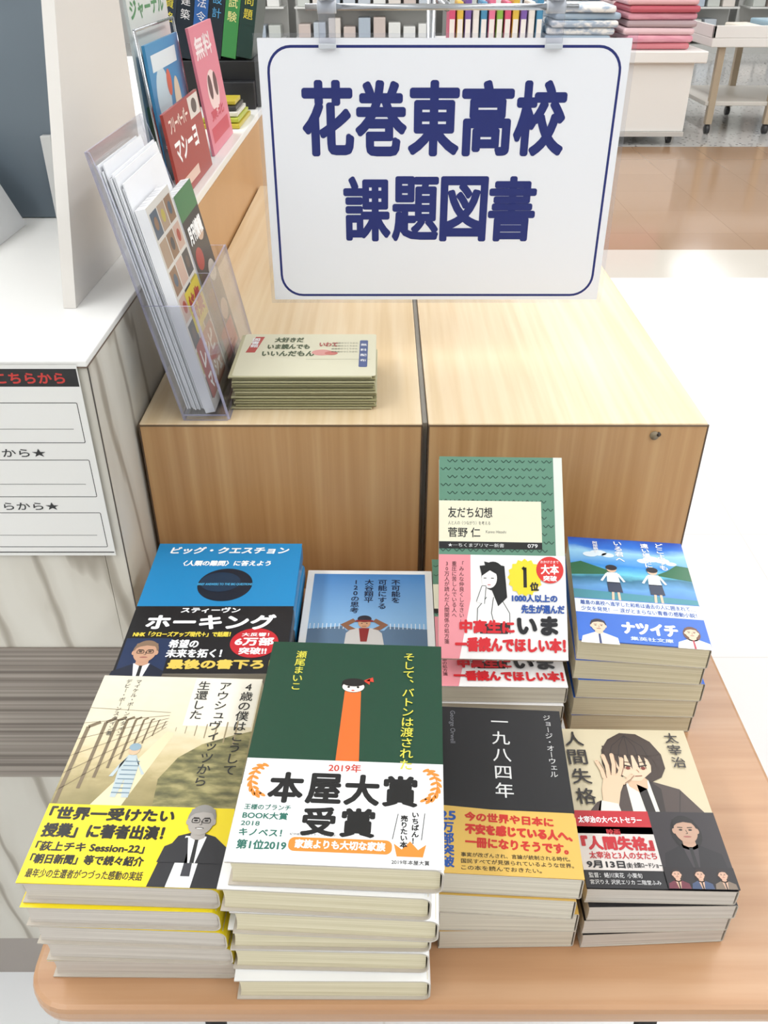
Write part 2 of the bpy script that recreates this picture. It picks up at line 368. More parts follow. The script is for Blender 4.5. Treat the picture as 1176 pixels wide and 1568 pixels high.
for x,y,dx in ((34,128,2),(39,131,4),(44,133,3),(49,134,4),(54,134,5),(59,133,5),(64,130,5),(69,126,4)): a.P([(x,y),(x+8,y),(x+dx+1,108-(x%5)),(x+dx-.5,112)],HR,7)
a.P([(33,122),(40,134),(52,141),(64,140),(73,132),(78,120),(70,118),(40,119)],HR,8)
for x0,x1 in ((42,38),(48,45),(54,53),(60,61),(66,69)): a.Ln([(54,139),(x0,128),(x1,116)],.5,HD,9)
a.Ln([(47,108.5),(53,107)],1.2,HD,9); a.Ln([(59,107),(66,108.5)],1.2,HD,9); a.E(50.5,105.4,1.8,1.5,'#7A2E20',9); a.E(62.5,105.4,1.8,1.5,'#7A2E20',9)
a.Ln([(47,112),(53,111)],.6,HD,9); a.Ln([(60,111),(66,112)],.6,HD,9); a.Ln([(54.5,97.5),(60,98)],.7,'#8A4A3A',9); a.Ln([(57,104),(58.4,101.5)],.45,'#9A6A50',9)
a.P([(24,62),(34,62),(40,82),(46,94),(40,101),(30,98),(26,84)],'#DDBF9F',10)
for x0,y0,x1,y1 in ((30,95,27,111),(34,98,33,117),(38,99,40,118),(42,98,47,114),(43,90,52,98)): 
    a.Ln([(x0,y0),((x0+x1)/2+.9,(y0+y1)/2),(x1,y1)],3.3,'#DDBF9F',11); a.E(x1,y1,1.65,2,'#DDBF9F',12,12); a.E((x0+x1)/2+.9,(y0+y1)/2,1.7,1.7,'#DDBF9F',12,12); a.Ln([(x0+1.9,y0),((x0+x1)/2+2.7,(y0+y1)/2),(x1+1.8,y1)],.45,'#7A5544',13); a.Ln([(x1-.8,y1+.9),(x1+.8,y1+.9)],.3,'#A87A64',13)
a.P([(19,62),(37,62),(36,71),(23,74)],'#E4DFD2',11); a.P([(12,62),(21,62),(24,74),(20,72)],CT_,11)
for i,ch in enumerate('人間失格'): a.T(ch,5,127-i*19,20,142-i*19,'#2A2422',.2,13)
a.V('太宰治',92,143,11.5,'#2A2422',.15,13,pitch=12.5)
a.R(0,0,105,64,'#17161A',14); a.R(0,44,56,64,'#B9202A',15)
a.R(0,14,56,50,'#D2CBC6',15); a.R(0,50,56,64,'#B9202A',16)
a.T('太宰治の大ベストセラー',3,53,50,59,'#FFFFFF',.15,17)
a.T('映画',22,43,32,48,'#B9202A',.15,17); a.T('『人間失格』',2,30,54,42,'#B9202A',.6,17); a.T('太宰治と3人の女たち',6,23,54,29,'#B9202A',.15,17)
a.T('9月13日',3,15.5,30,21.5,'#17161A',.3,17); a.T('(金) 全国ロードショー',31,15.5,56,20.5,'#17161A',.1,17)
a.T('監督：蜷川実花  小栗旬',3,8,40,12,'#DDDDDD',0,16); a.T('宮沢りえ 沢尻エリカ 二階堂ふみ',3,3,52,6.6,'#DDDDDD',0,16)
a.R(56,16,105,64,'#2A2428',15); face(a,80,48,23,'#B9957E','#120E0E','#1B181C',shirt='#3A3438',L=16,longhair=True,clipx=105)
a.R(56,0,105,17,'#1A1418',23)
for i,x in enumerate((64,80,96)): face(a,x,11,8,'#D0A890','#2A1C18',('#6A2A3A','#3A4A6A','#7A6A5A')[i],shirt='#C9A48C',L=24,longhair=True,clipx=105)
stack(.194,.430,-1.2,.105,.146,.064,4,'#CFC2A2','#17161A',.064,'page_edges_grey',False,a,.003,2,(-.002,0),name='book_stack')

# ---- E : blue science book --------------------------------------------------
a=Art(); a.R(0,88,144,187,'#1B86C0',1); a.R(0,0,144,88,'#131216',1)
a.T('ビッグ・クエスチョン',14,169,132,181,'#FFFFFF',.5,4,shear=.15); a.T('〈人類の難問〉に答えよう',30,149,116,158,'#FFFFFF',.35,4,shear=.1)
a.E(76,120,26,25,'#0E1A2B',2,48); a.E(71,124,19,15,'#16324C',3,32); a.T('BRIEF ANSWERS TO THE BIG QUESTIONS',50,118,102,122,'#4FB0E0',.1,4)
a.T('スティーヴン',42,78,96,86,'#FFFFFF',.35,4)
a.T('ホーキング',14,55,130,76,'#FFFFFF',.9,4)
a.T('NHK「クローズアップ現代＋」で話題！',6,45.5,92,52.5,'#E8D24A',.3,4)
a.T('希望の',40,31,66,42,'#FFFFFF',.4,4); a.T('未来を拓く！',40,19,88,30,'#FFFFFF',.4,4)
a.E(114,38,21,19,'#C3202A',4,36); a.T('大反響！',102,46,126,51,'#FFFFFF',.15,5); a.T('6万部',97,34,131,45,'#FFFFFF',.5,5); a.T('突破!!',102,23,126,32,'#FFFFFF',.35,5)
a.T('最後の書下ろし',44,5,140,17,'#E4C65A',.7,4)
a.R(2,0,42,44,'#1C2E52',2); face(a,22,26,27,'#C99C80','#8A705A','#141C30',L=3,glasses=True,clipx=42)
stack(-.155,.625,0,.144,.187,.10,4,'#1B86C0','#131216',.088,'page_edges',True,a,.002,0,name='book_stack')

# ---- F : baseball book -------------------------------------------------------
grad_mat('photo_sky',.0,.188,[(0,'#C9DCEA'),(.5,'#8FBBE0'),(1,'#3F82C4')],.03,(10,10,1))
a=Art(); a.R(0,0,128,188,'#F2F2F0',1); a.R(7,0,121,182,'photo_sky',2)
for i,t in enumerate(('不可能を','可能にする','大谷翔平','120の思考')): a.V(t,91-i*13.5,173,9.5 if i<3 else 9,'#1C2A44',.15,5)
a.P([(7,60),(7,96),(40,100),(44,94),(80,94),(84,100),(121,96),(121,60)],'#5A748E',3)
for i in range(9): a.Ln([(9+i*4,96),(9+i*4,104)],.7,'#E8EEF2',4); a.Ln([(86+i*4,96),(86+i*4,104)],.7,'#E8EEF2',4)
a.P([(42,60),(44,90),(50,97),(72,97),(78,90),(82,60)],'#C8C4C0',5); a.P([(56,97),(66,97),(64,78),(58,78)],'#8A2A2A',6)
a.P([(46,94),(38,102),(50,111),(53,107),(46,101),(53,96)],'#8A5F48',6); a.P([(76,94),(84,102),(72,111),(69,107),(76,101),(69,96)],'#8A5F48',6)
a.E(61,105,6,8,'#C99A78',7); a.E(61,110.5,6.8,5,'#2A2C38',8); a.P([(53,108.5),(69,108.5),(70,106),(52,106)],'#8A2A2A',9)
a.E(58.6,103.8,.8,.6,'#111111',8,8);a.E(63.4,103.8,.8,.6,'#111111',8,8);a.Ln([(59,99.6),(63,99.6)],.7,'#7A3A30',8)
stack(-.016,.628,-.8,.128,.188,.063,3,'#F2F2F0','#F2F2F0',0,'page_edges',False,a,.001,0,name='book_stack')

# ---- H : blue anime paperback ------------------------------------------------
grad_mat('anime_sky',.055,.158,[(0,'#2F6FC0'),(.22,'#5FA0D8'),(.34,'#1F6F8F'),(.42,'#6FD0E8'),(.55,'#2F8FE0'),(.75,'#9FD6F4'),(.85,'#2F77D8'),(1,'#1747B0')],.12,(26,40,1))
a=Art(); a.R(0,54,111,156,'anime_sky',1)
a.P([(0,112),(10,116),(22,110),(34,104),(40,98),(0,94)],'#1F6A44',2); a.P([(111,116),(100,118),(90,108),(78,100),(111,94)],'#1F6A44',2)
a.P([(0,72),(111,66),(111,58),(0,58)],'#3F8F9F',2)
for cx,cy,r in ((20,128,7),(28,131,8),(37,128,6),(70,122,6),(78,126,8),(88,124,7),(96,120,5)): a.E(cx,cy,r,r*.6,'#E2F0F8',2+(cx%3))
for x0,s1 in ((38,'#22304C'),(76,'#C9466A')):
    a.P([(x0-6,84),(x0+6,84),(x0+5,100),(x0-5,100)],'#EDF2F6',6); a.P([(x0-6,70),(x0+7,70),(x0+6,85),(x0-6,85)],'#22304C',6)
    a.Ln([(x0-2,70),(x0-3,58)],2.2,'#E8C4A8',6); a.Ln([(x0+3,70),(x0+3,58)],2.2,'#E8C4A8',6)
    a.Ln([(x0-5,98),(x0-11,86)],2.2,'#EDF2F6',7); a.Ln([(x0+5,98),(x0+10,86)],2.2,'#EDF2F6',7)
    a.E(x0,105,4.6,5,'#E8C4A8',7); a.E(x0,107.5,5.4,4.4,'#1A1A26',8)
a.V('どこよりも',88,153,9,'#FFFFFF',.2,8);a.V('遠い場所に',74,151,8,'#FFFFFF',.2,8); a.V('いる君へ',48,153,9,'#FFFFFF',.2,8); a.V('阿部暁子',26,150,5,'#FFFFFF',.1,8)
a.R(0,0,111,58,'#2C68C8',9); a.R(0,38,111,57,'#EAF2FA',10)
a.T('離島の高校へ進学した和希は過去の人に囲まれて…',5,48.5,106,55,'#1F4FA8',.1,11); a.T('少女を発見！─ 涙がとまらない青春の感動小説！',5,40,106,46.5,'#1F4FA8',.1,11)
a.T('ナツイチ',38,12,86,28,'#FFFFFF',.9,11); a.T('集英社文庫',44,4,80,9,'#E4F0FA',.1,11)
face(a,18,20,17,'#F0CCB0','#2A2430','#F2F2F4',L=11,tie='#2A3A6A'); face(a,97,19,15,'#F0CCB0','#6A4230','#F2F2F4',L=11,longhair=True,clipx=111,tie='#B83A4A')
stack(.231,.633,-6.5,.111,.156,.110,5,'#2F6FC0','#2C68C8',.057,'page_edges_cream',False,a,.002,-1,(-.004,.004),name='book_stack')

# ---- G : stack + tilted display copy -----------------------------------------
def gcover(a):
    a.R(0,90,112,184,'#5E8A74',1)
    for j in range(12):
        for i in range(9):
            x=6+i*12.3+(j%2)*6; y=95+j*7.6
            if x<100: a.Ln([(x-4.6,y+2.2),(x-2.4,y),(x,y+2.6),(x+2.4,y),(x+4.6,y+2.2)],.9,'#2F5042',2)
    a.R(104,90,112,184,'#DDE2D8',3)
    a.R(0,104,92,142,'#E6E2C8',4); a.R(0,97.5,92,104,'#1B1B1B',4)
    a.T('友だち幻想',8,126,48,136,'#222222',.12,5); a.T('人と人の〈つながり〉を考える',8,119.5,46,123,'#444444',0,5); a.T('菅野 仁',8,108,37,117,'#222222',.12,5); a.T('Kanno Hitoshi',42,112,60,114.5,'#444444',0,5)
    a.T('★─ちくまプリマー新書',8,99,58,102.5,'#DDDDDD',0,5); a.T('079',79,99,88,102.5,'#DDDDDD',.1,5)
    a.R(0,0,112,92,'#F0EEEC',6); a.P([(0,0),(18,0),(28,52),(28,92),(0,92)],'#E6929A',7)
    for i,t in enumerate(('「みんな仲良くしなさい」','重圧に苦しんでいる人へ','30万人が読んだ人間関係の処方箋')): a.V(t,20-i*6.5,86,4.6,'#4A1E22',.02,8,pitch=4.6)
    a.P([(33,22),(62,22),(62,40),(54,54),(42,54),(34,44)],'#FBFAF8',8); a.Ln([(33,22),(34,44),(42,54)],.6,'#1A1A1A',9); a.Ln([(62,22),(62,40),(54,54)],.6,'#1A1A1A',9)
    a.E(48,73,10.5,13,'#151515',9); a.P([(40,86),(58,82),(60,54),(52,46),(46,62)],'#151515',10)
    a.E(44.5,71,6.8,9,'#F4EFEA',11); a.P([(36,82),(52,84),(52,74),(45,78),(38,73)],'#151515',12)
    a.Ln([(39.5,71),(42,71)],.7,'#111111',12);a.Ln([(46,71),(48.5,71)],.7,'#111111',12);a.Ln([(43,65),(45.5,65)],.7,'#C04040',12)
    a.P([(33,50),(38,64),(41.5,64),(40,48)],'#FBFAF8',12); a.Ln([(33,50),(38,64),(41.5,64),(40,48)],.5,'#1A1A1A',13)
    a.Ln([(48,54),(46,40),(50,24)],.6,'#1A1A1A',12); a.P([(36,22),(60,22),(63,32),(34,30)],'#2A2A2A',11)
    st=[]
    for i in range(32):
        r=13.5 if i%2 else 15.5; t=math.pi*2*i/32; st.append((76+r*math.cos(t),72+r*math.sin(t)*1.1))
    a.P(st,'#F0D830',13); a.Ln([(74,79),(76,81),(76,63)],3,'#1A1A1A',14); a.T('位',80,60,88,68,'#1A1A1A',.4,14)
    a.E(98,79,12,12,'#D7322E',15,32); a.T('おかげさまで',90,85,106,87.5,'#FFFFFF',0,16);a.T('大本',90,75,106,84,'#FFFFFF',.3,16); a.T('突破',92,69,104,74,'#FFFFFF',.2,16)
    a.T('1000人以上の',64,50,104,57,'#1F4FA0',.35,14); a.T('先生が選んだ',72,40,110,48,'#1F4FA0',.35,14)
    a.T('中高生に',18,22,66,34,'#D0202A',.7,15); a.T('いま',68,21,104,38,'#16161A',1.1,15); a.T('一番読んでほしい本！',14,6,110,19,'#D0202A',.7,15)
a=Art(); gcover(a)
g=stack(.104,.634,-1,.112,.184,.074,4,'#5E8A74','#F0EEEC',.092,'page_edges',False,a,.003,0,name='book_stack')
a=Art(); gcover(a)
tilt=math.radians(42)
e=empty('display_book',(.0475,.566,ZC-.5265)); 
M=Matrix.Rotation(math.radians(-1.5),4,'Z')@Matrix.Rotation(tilt,4,'X')
book_mesh('book',.112,.184,.010,'#5E8A74','#F0EEEC',.092,'page_edges',False,e,M)
a.obj('cover_print',e,M@Matrix.Translation((0,0,.010)))
b=MB()
for x in (.03,.085):
    b.cyl((x,.004,-.0058),(x,.13,-.0058),.0012,'chrome'); b.cyl((x,.13,-.0058),(x,.10,.080),.0012,'chrome')
    b.cyl((x,.004,-.0058),(x,.100,.080),.0012,'chrome')
b.cyl((.03,.13,-.0058),(.085,.13,-.0058),.0012,'chrome'); b.cyl((.03,.1,.080),(.085,.1,.080),.0012,'chrome')
b.obj('wire_easel',e)

# ------------------------------------------------------------------ display table
T=ZC-.61
def rrect(x0,y0,x1,y1,r,n=8):
    pts=[]
    for cx,cy,a0 in ((x1-r,y1-r,0),(x0+r,y1-r,90),(x0+r,y0+r,180),(x1-r,y0+r,270)):
        for i in range(n+1): t=math.radians(a0+90*i/n); pts.append((cx+r*math.cos(t),cy+r*math.sin(t)))
    return pts
tb=empty('display_table')
b=MB(); x0,y0,x1,y1=-.25,.309,.337,.775
prof=[(.004,-.020),(.001,-.017),(0,-.012),(0,-.005),(.0012,-.0015),(.004,0)]
vs=[];n=None
for ins,z in prof:
    p=rrect(x0+ins,y0+ins,x1-ins,y1-ins,.032-ins); n=len(p); vs+=[(x,y,T+z-.0004) for x,y in p]
fs=[list(range(n))[::-1],list(range(n*(len(prof)-1),n*len(prof)))]
for k in range(len(prof)-1): fs+=[[k*n+i,k*n+(i+1)%n,(k+1)*n+(i+1)%n,(k+1)*n+i] for i in range(n)]
b.add(vs,fs,'table_laminate'); b.obj('table_top',tb)
b=MB()
for x in(-.13,.205):
    for y,y2 in((.345,.36),(.735,.72)):
        b.cyl((x,y2,T-.021),(x-(.03 if x<0 else -.03),y,.012),.0085,'black_metal'); b.cyl((x-(.03 if x<0 else -.03),y,.0),(x-(.03 if x<0 else -.03),y,.014),.012,'black_metal')
    b.cyl((x,.36,T-.03),(x,.72,T-.03),.008,'black_metal')
b.cyl((-.13,.54,T-.03),(.205,.54,T-.03),.008,'black_metal'); b.obj('legs',tb)

# ------------------------------------------------------------------ wooden display boxes
BT=ZC-.406
def wbox(x0,x1,y0,y1):
    e=empty('wooden_display_box',((x0+x1)/2,y0,0)); hx=(x1-x0)/2; d=y1-y0
    b=MB(); t=.018
    b.box((-hx,0,BT-t),(hx,d,BT),'maple_board',.0012); b.box((-hx,0.0005,.05),(-hx+t,d,BT-t-.0005),'shaded_veneer',.001); b.box((hx-t,0.0005,.05),(hx,d,BT-t-.0005),'shaded_veneer',.001)
    b.box((-hx+.0005,-.0008,.05),(hx-.0005,t,BT-.0022),'shaded_veneer',.0006)
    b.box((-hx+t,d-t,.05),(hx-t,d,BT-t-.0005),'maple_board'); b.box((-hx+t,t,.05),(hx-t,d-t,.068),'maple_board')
    b.obj('carcass',e)
    b=MB(); b.box((-hx+.01,.03,0),(hx-.01,d-.03,.05),'#3A3836'); b.obj('plinth',e)
    b=MB(); b.box((-hx-.0003,-.0014,BT-.0026),(hx+.0003,.001,BT-.0012),'#6A543C'); b.box((-hx-.0006,-.0012,.06),(-hx+.0008,.0006,BT-.001),'#5A4634'); b.box((hx-.0008,-.0012,.06),(hx+.0006,.0006,BT-.001),'#5A4634'); b.obj('edge_banding',e)
    return e
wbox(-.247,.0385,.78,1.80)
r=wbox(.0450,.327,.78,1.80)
b=MB(); b.cyl((.088,-.003,BT-.0125),(.088,.003,BT-.0125),.0045,'#8A7A60'); b.cyl((.092,-.0032,BT-.011),(.092,.003,BT-.011),.0022,'#3A3026'); b.obj('chipped_lock',r)
b=MB(); b.box((.0392,.79,.05),(.0443,1.79,BT-.004),'#8F8C84'); b.obj('joining_strip')

# ------------------------------------------------------------------ counter (left)
CT=ZC-.296; cy=.683; cx=-.252
c=empty('service_counter',(cx,cy,0))
b=MB(); b.box((-1.3,0,CT-.006),(0,.475,CT),'white_laminate',.001); b.obj('counter_top',c)
b=MB(); b.box((-.02,.002,.0),(0,.475,CT-.0065),'white_woodgrain'); b.box((-1.3,.002,ZC-.62),(-.0205,.02,CT-.0065),'white_woodgrain'); b.box((-1.3,.002,.09),(-.0205,.02,ZC-.822),'white_woodgrain')
b.box((-1.3,.004,0),(-.0205,.03,.09),'#A39A92'); b.box((-1.3,.0,ZC-.8215),(-.0,.02,ZC-.6205),'striped_panel'); b.box((-1.3,.458,0),(-.0205,.475,CT-.0065),'white_woodgrain'); b.obj('counter_body',c)
b=MB(); b.box((-.0005,.0012,.0),(.0004,.0026,CT-.0065),'#4B443E'); b.box((-1.3,-.0005,CT-.0066),(.0005,.0006,CT-.0056),'#6A5A4C'); b.box((-.0006,0,CT-.0066),(.0005,.475,CT-.0056),'#6A5A4C'); b.obj('edge_trim',c)
a=Art(); a.R(-300,-498+500,-8,-299+500,'#E9E8E4',1)
def fy(z): return (z+.5)*1000
a.R(-300,fy(-.319),-9,fy(-.3025),'#1A1818',2); a.T('ご予約はこちらから',-130,fy(-.3165),-20,fy(-.3055),'#C8362E',.35,3)
for z0,z1,zt in((-.334,-.374,-.331),(-.391,-.431,-.388),(-.448,-.488,-.445)):
    a.ring(-290,fy(z1),-14,fy(z0),1.5,.7,'#33302E',2); a.Ln([(-290,fy((z0*.35+z1*.65))),(-22,fy(z0*.35+z1*.65))],.5,'#33302E',2)
    a.T('お問合せはこちらから★',-200,fy(zt-.0005),-(52 if zt<-.34 else 100),fy(zt+.0085),'#222222',.12,3)
a.Ln([(-300,fy(-.494)),(-9,fy(-.494))],1.2,'#222222',2)
a.obj('notice_poster',c,Matrix.Translation((0,-.0016,ZC-.5))@Matrix.Rotation(math.radians(90),4,'X'))
b=MB(); X=-.303; v=[(y,z) for y,z in((.808,CT),(1.128,CT),(1.128,ZC+.14),(.965,ZC+.14),(.908,ZC-.043))]
n=len(v); b.add([(X-.006,y,z+.0003) for y,z in v]+[(X+.006,y,z+.0003) for y,z in v],[list(range(n))[::-1],list(range(n,2*n))]+[[i,(i+1)%n,n+(i+1)%n,n+i] for i in range(n)],'#DED9D2'); b.obj('slanted_partition')
e=empty('dark_partition_screen',(-.7,1.135,CT)); b=MB()
b.box((-.4,0,.0005),(.37,.015,.36),'slate_panel',.002); b.box((.285,-.012,.0005),(.298,-.001,.10),'#D6D6D4',.001); b.obj('panel',e)
b=MB(); M=Matrix.Translation((-.522,1.045,CT+.0005))
b.add([(-.08,-.05,0),(.075,-.05,0),(.075,.06,0),(-.08,.06,0),(-.08,-.03,.08),(.045,-.03,.08),(.045,.05,.08),(-.08,.05,.08),(-.08,-.01,.11),(.02,-.01,.11),(.02,.04,.11),(-.08,.04,.11)],
 [[3,2,1,0],[0,1,5,4],[1,2,6,5],[2,3,7,6],[3,0,4,7],[4,5,9,8],[5,6,10,9],[6,7,11,10],[7,4,8,11],[8,9,10,11]],'#E4E6E8',M); b.cyl((-.472,1.0,CT+.03),(-.462,.993,CT+.03),.012,'#9AA0A6'); b.obj('card_terminal')

# ------------------------------------------------------------------ rear shelf unit
RT=ZC-.285
b=MB(); b.box((-.9,1.165,RT-.012),(-.25,2.9,RT),'white_laminate',.0015); b.box((-.27,1.166,0),(-.2505,2.9,RT-.0122),'shaded_veneer'); b.box((-.9,1.165,0),(-.271,1.18,RT-.0122),'maple_board')
b.obj('magazine_shelf_cabinet')
def card(name,X,y0,y1,z0,z1,k,artf,lean=.12,t=.004):
    """card facing +X, standing on z0"""
    e=empty(name,(X,y0,z0)); w=y1-y0; h=(z1-z0)
    M=Matrix(((0,-lean,1,0),(1,0,0,0),(0,1,lean,0),(0,0,0,1)))
    b=MB(); b.box((0,0,-t),(w,h,0),k); b.obj('card',e,M)
    a=Art(); artf(a,w*1000,h*1000); a.obj('print',e,M)
    return e
def redart(a,w,h):
    a.R(0,0,w,h,'#A43C34',1); a.T('フリーペーパー',w*.08,h*.74,w*.6,h*.92,'#F4E4D8',.6,3); a.T('マシーヨ',w*.1,h*.38,w*.75,h*.66,'#FFFFFF',1.1,3); a.R(w*.1,h*.08,w*.6,h*.2,'#E8C8B8',2); a.R(w*.66,h*.72,w*.98,h*.98,'#E0D8D0',3); a.E(w*.82,h*.85,w*.08,h*.09,'#5A4A44',4)
card('red_brochure',-.262,1.17,1.40,RT+.0006,RT+.105,'#A43C34',redart)
def blueart(a,w,h):
    a.R(0,0,w,h,'#3F8FC0',1); a.E(w*.3,h*.6,w*.2,h*.22,'#C9DEE6',2); a.P([(0,0),(w,0),(w,h*.3),(w*.6,h*.4),(0,h*.25)],'#2F6F9C',3); a.R(w*.1,h*.80,w*.85,h*.92,'#E0EAEE',3); a.E(w*.7,h*.5,w*.1,h*.2,'#E0D0B8',4); a.E(w*.5,h*.68,w*.07,h*.1,'#D86A50',4)
card('blue_leaflet',-.300,1.27,1.48,RT+.0006,RT+.172,'#3F8FC0',blueart,.06)
def whiteart(a,w,h):
    a.R(0,0,w,h,'#D6DBD6',1); a.T('求人',w*.05,h*.86,w*.95,h*.97,'#3F7FA8',1.2,3); a.T('ジャーナル',w*.05,h*.75,w*.9,h*.84,'#4F8F5A',1,3); a.R(w*.05,h*.1,w*.8,h*.35,'#7FA87A',2)
card('free_newspaper',-.325,1.30,1.54,RT+.0006,RT+.262,'#D6DBD6',whiteart,.04)
b=MB(); b.cyl((-.30,1.26,RT+.0006),(-.318,1.26,RT+.19),.002,'chrome'); b.cyl((-.30,1.50,RT+.0006),(-.318,1.50,RT+.19),.002,'chrome'); b.cyl((-.295,1.26,RT+.05),(-.295,1.50,RT+.05),.002,'chrome'); b.cyl((-.318,1.26,RT+.19),(-.318,1.50,RT+.19),.002,'chrome'); b.obj('wire_brochure_rack')
def pinkart(a,w,h):
    a.R(0,0,w,h,'#DE7F90',1); a.T('無料',w*.1,h*.74,w*.8,h*.92,'#F6E8E8',1.0,3); a.E(w*.5,h*.46,w*.24,h*.17,'#F0D4D0',2); a.R(w*.1,h*.08,w*.9,h*.2,'#C83A50',2); a.E(w*.4,h*.5,w*.08,h*.1,'#5A3030',3); a.E(w*.64,h*.5,w*.08,h*.1,'#5A3030',3); a.T('東北',w*.2,h*.24,w*.8,h*.33,'#C83A50',.8,3)
card('pink_magazine',-.268,1.46,1.66,RT+.0006,RT+.178,'#DE7F90',pinkart)
b=MB()
for i,(k) in enumerate(('#C8B43A','#B9C048','#E0DCD0','#3A3A38','#C8B43A')): b.box((-.335+i*.004,1.70+i*.012,RT+.0006+i*.0082),(-.262-i*.003,1.86-i*.01,RT+.0076+i*.0082),k,.001)
b.obj('small_leaflet_pile')
# manuals on a black riser, spines toward the aisle end
e=empty('row_of_books',(-.45,1.95,RT+.0006)); b=MB()
b.box((0,0,0),(.198,.22,.085),'black_metal',.002); b.box((.11,-.03,0),(.19,-.003,.05),'#242428',.002); b.obj('riser',e)
b=MB(); xx=.0; a=Art()
for i,(k,tw,hh,tt,tc) in enumerate((('#2A3440',.03,.2,'資格','#E8D84A'),('#18222C',.034,.21,'建築','#E8E8E8'),('#2F5FA0',.028,.2,'法令','#E8E8E8'),('#1C262E',.032,.215,'設計','#5AA8D8'),('#3F8A4A',.03,.2,'試験','#F0E8A0'),('#1F3A34',.032,.21,'問題','#E8D84A'))):
    M=Matrix.Translation((xx,.003,.0925))@Matrix.Rotation(math.radians(11),4,'Y')
    b.box((0,0,0),(tw-.001,.16,hh),k,.001,M); b.box((.002,.002,hh),(tw-.003,.158,hh+.0006),'page_edges',0,M)
    g=tgeo(tt[0]); 
    for j,ch in enumerate(tt):
        g=tgeo(ch); s_=.019; b.add([M@Vector((tw/2+(x-.5)*s_,-.0006,hh*.45-j*.024+y*s_)) for x,y in g[0]],g[1],tc)
    b.add([M@Vector(p) for p in((.003,-.0004,hh*.66),(tw-.004,-.0004,hh*.66),(tw-.004,-.0004,hh*.8),(.003,-.0004,hh*.8))],[[0,1,2,3]],tc)
    xx+=tw
b.obj('books',e)

# ------------------------------------------------------------------ booklet stack
e=empty('booklet_stack',(-.0815,.868,BT)); w,l=.146,.112; b=MB()
for i in range(13):
    dx=random.uniform(-.0015,.0015)-(.003 if i%4==0 else 0); dy=random.uniform(-.0015,.0015); z=.0004+i*.0029
    b.box((-w/2+dx,-l/2+dy,z),(w/2+dx,l/2+dy,z+.0024),'#9C9870' if i%2 else '#BDB892',.0006); b.box((-w/2+dx+.001,-l/2+dy-.0002,z+.0006),(w/2+dx-.001,-l/2+dy+.001,z+.0013),'#5E5C44')
b.obj('booklets',e)
a=Art(); a.RR(0,0,146,112,3,'#DDD9BE',1); a.T('大好きだ',34,88,66,102,'#4A5A3A',.45,4); a.T('いま読んでも',28,69,74,83,'#4A5A3A',.45,4); a.T('いいんだもん',24,50,80,64,'#4A5A3A',.45,4); a.T('いわて',84,76,104,88,'#B0504A',.4,4)
a.P([(6,60),(16,60),(22,104),(12,104)],'#B8443C',2); a.V('図書館',13.5,100,9,'#FFFFFF',.2,4)
a.E(88,60,11,8,'#D89890',2); a.E(98,58,7,5,'#C8746A',3); a.Ln([(72,42),(140,42)],.5,'#8A8A6A',2)
for j in range(4): a.T('図書館のつくりかた',98,84-j*8,126,88-j*8,'#5A5A44',0,3)
a.RR(128,22,137,94,2,'#4A5A8A',2); a.V('無料配布',132.5,88,7,'#FFFFFF',.1,4,pitch=14)
a.obj('cover_print',e,Matrix.Translation((-w/2,-l/2,.0004+12*.0029+.0024)))

# ------------------------------------------------------------------ acrylic leaflet holder
e=empty('acrylic_leaflet_holder',(0,0,0)); b=MB(); A,AE='clear_acrylic','acrylic_edge'
ya,yb=.788,.985; zb=BT+.0006
def XB(z): return -.203-.205*(z-zb)
def XF(z): return -.158-.19*(z-zb)
zt=ZC-.15; zp=ZC-.286
b.plate((XB(zb),ya,zb),(XB(zb),yb,zb),(XB(zt),yb,zt),(XB(zt),ya,zt),.0022,A,AE)
b.plate((XF(zb),ya,zb),(XF(zb),yb,zb),(XF(zp),yb,zp),(XF(zp),ya,zp),.0022,A,AE)
for y in(ya,yb): 
    b.plate((XB(zb),y,zb),(XF(zb),y,zb),(XF(zp),y,zp),(XB(zp),y,zp),.002,A,AE)
    b.plate((XB(zp),y,zp),(XB(zp)+.02,y,zp),(XB(zt)+.004,y,zt),(XB(zt),y,zt),.002,A,AE)
b.plate((XB(zb),ya,zb+.004),(XF(zb),ya,zb+.004),(XF(zb),yb,zb+.004),(XB(zb),yb,zb+.004),.002,A,AE)
b.plate((XB(zb)+.02,.885,zb+.006),(XF(zb),.885,zb+.006),(XF(zp),.885,zp),(XB(zp)+.02,.885,zp),.0018,A,AE)
b.obj('holder',e)
b=MB()
for i in range(9):
    o=.003+i*.0021; z1=ZC-.158-random.uniform(0,.012)-i*.002; y_=ya+.005+random.uniform(0,.006)
    b.plate((XB(zb)+o,y_,zb+.008),(XB(zb)+o,yb-.02-random.uniform(0,.03),zb+.008),(XB(z1)+o,yb-.03-random.uniform(0,.02),z1),(XB(z1)+o,y_,z1),.0012,'#F4F5F8')
b.obj('white_leaflets',e)
def leaf(y0,y1,o,z1,artf,name):
    z0=zb+.008; h=math.hypot(z1-z0,XB(z1)-XB(z0)); up=Vector((XB(z1)-XB(z0),0,z1-z0)).normalized(); xx=Vector((0,1,0)); nn=xx.cross(up)
    M=Matrix(((xx.x,up.x,nn.x,XB(z0)+o),(xx.y,up.y,nn.y,y0),(xx.z,up.z,nn.z,z0),(0,0,0,1)))
    bb=MB(); w=y1-y0
    bb.box((0,0,-.010),(w,h,0),'leaflet_edges'); bb.obj(name,e,M); a=Art(); artf(a,w*1000,h*1000); a.obj(name+'_print',e,M)
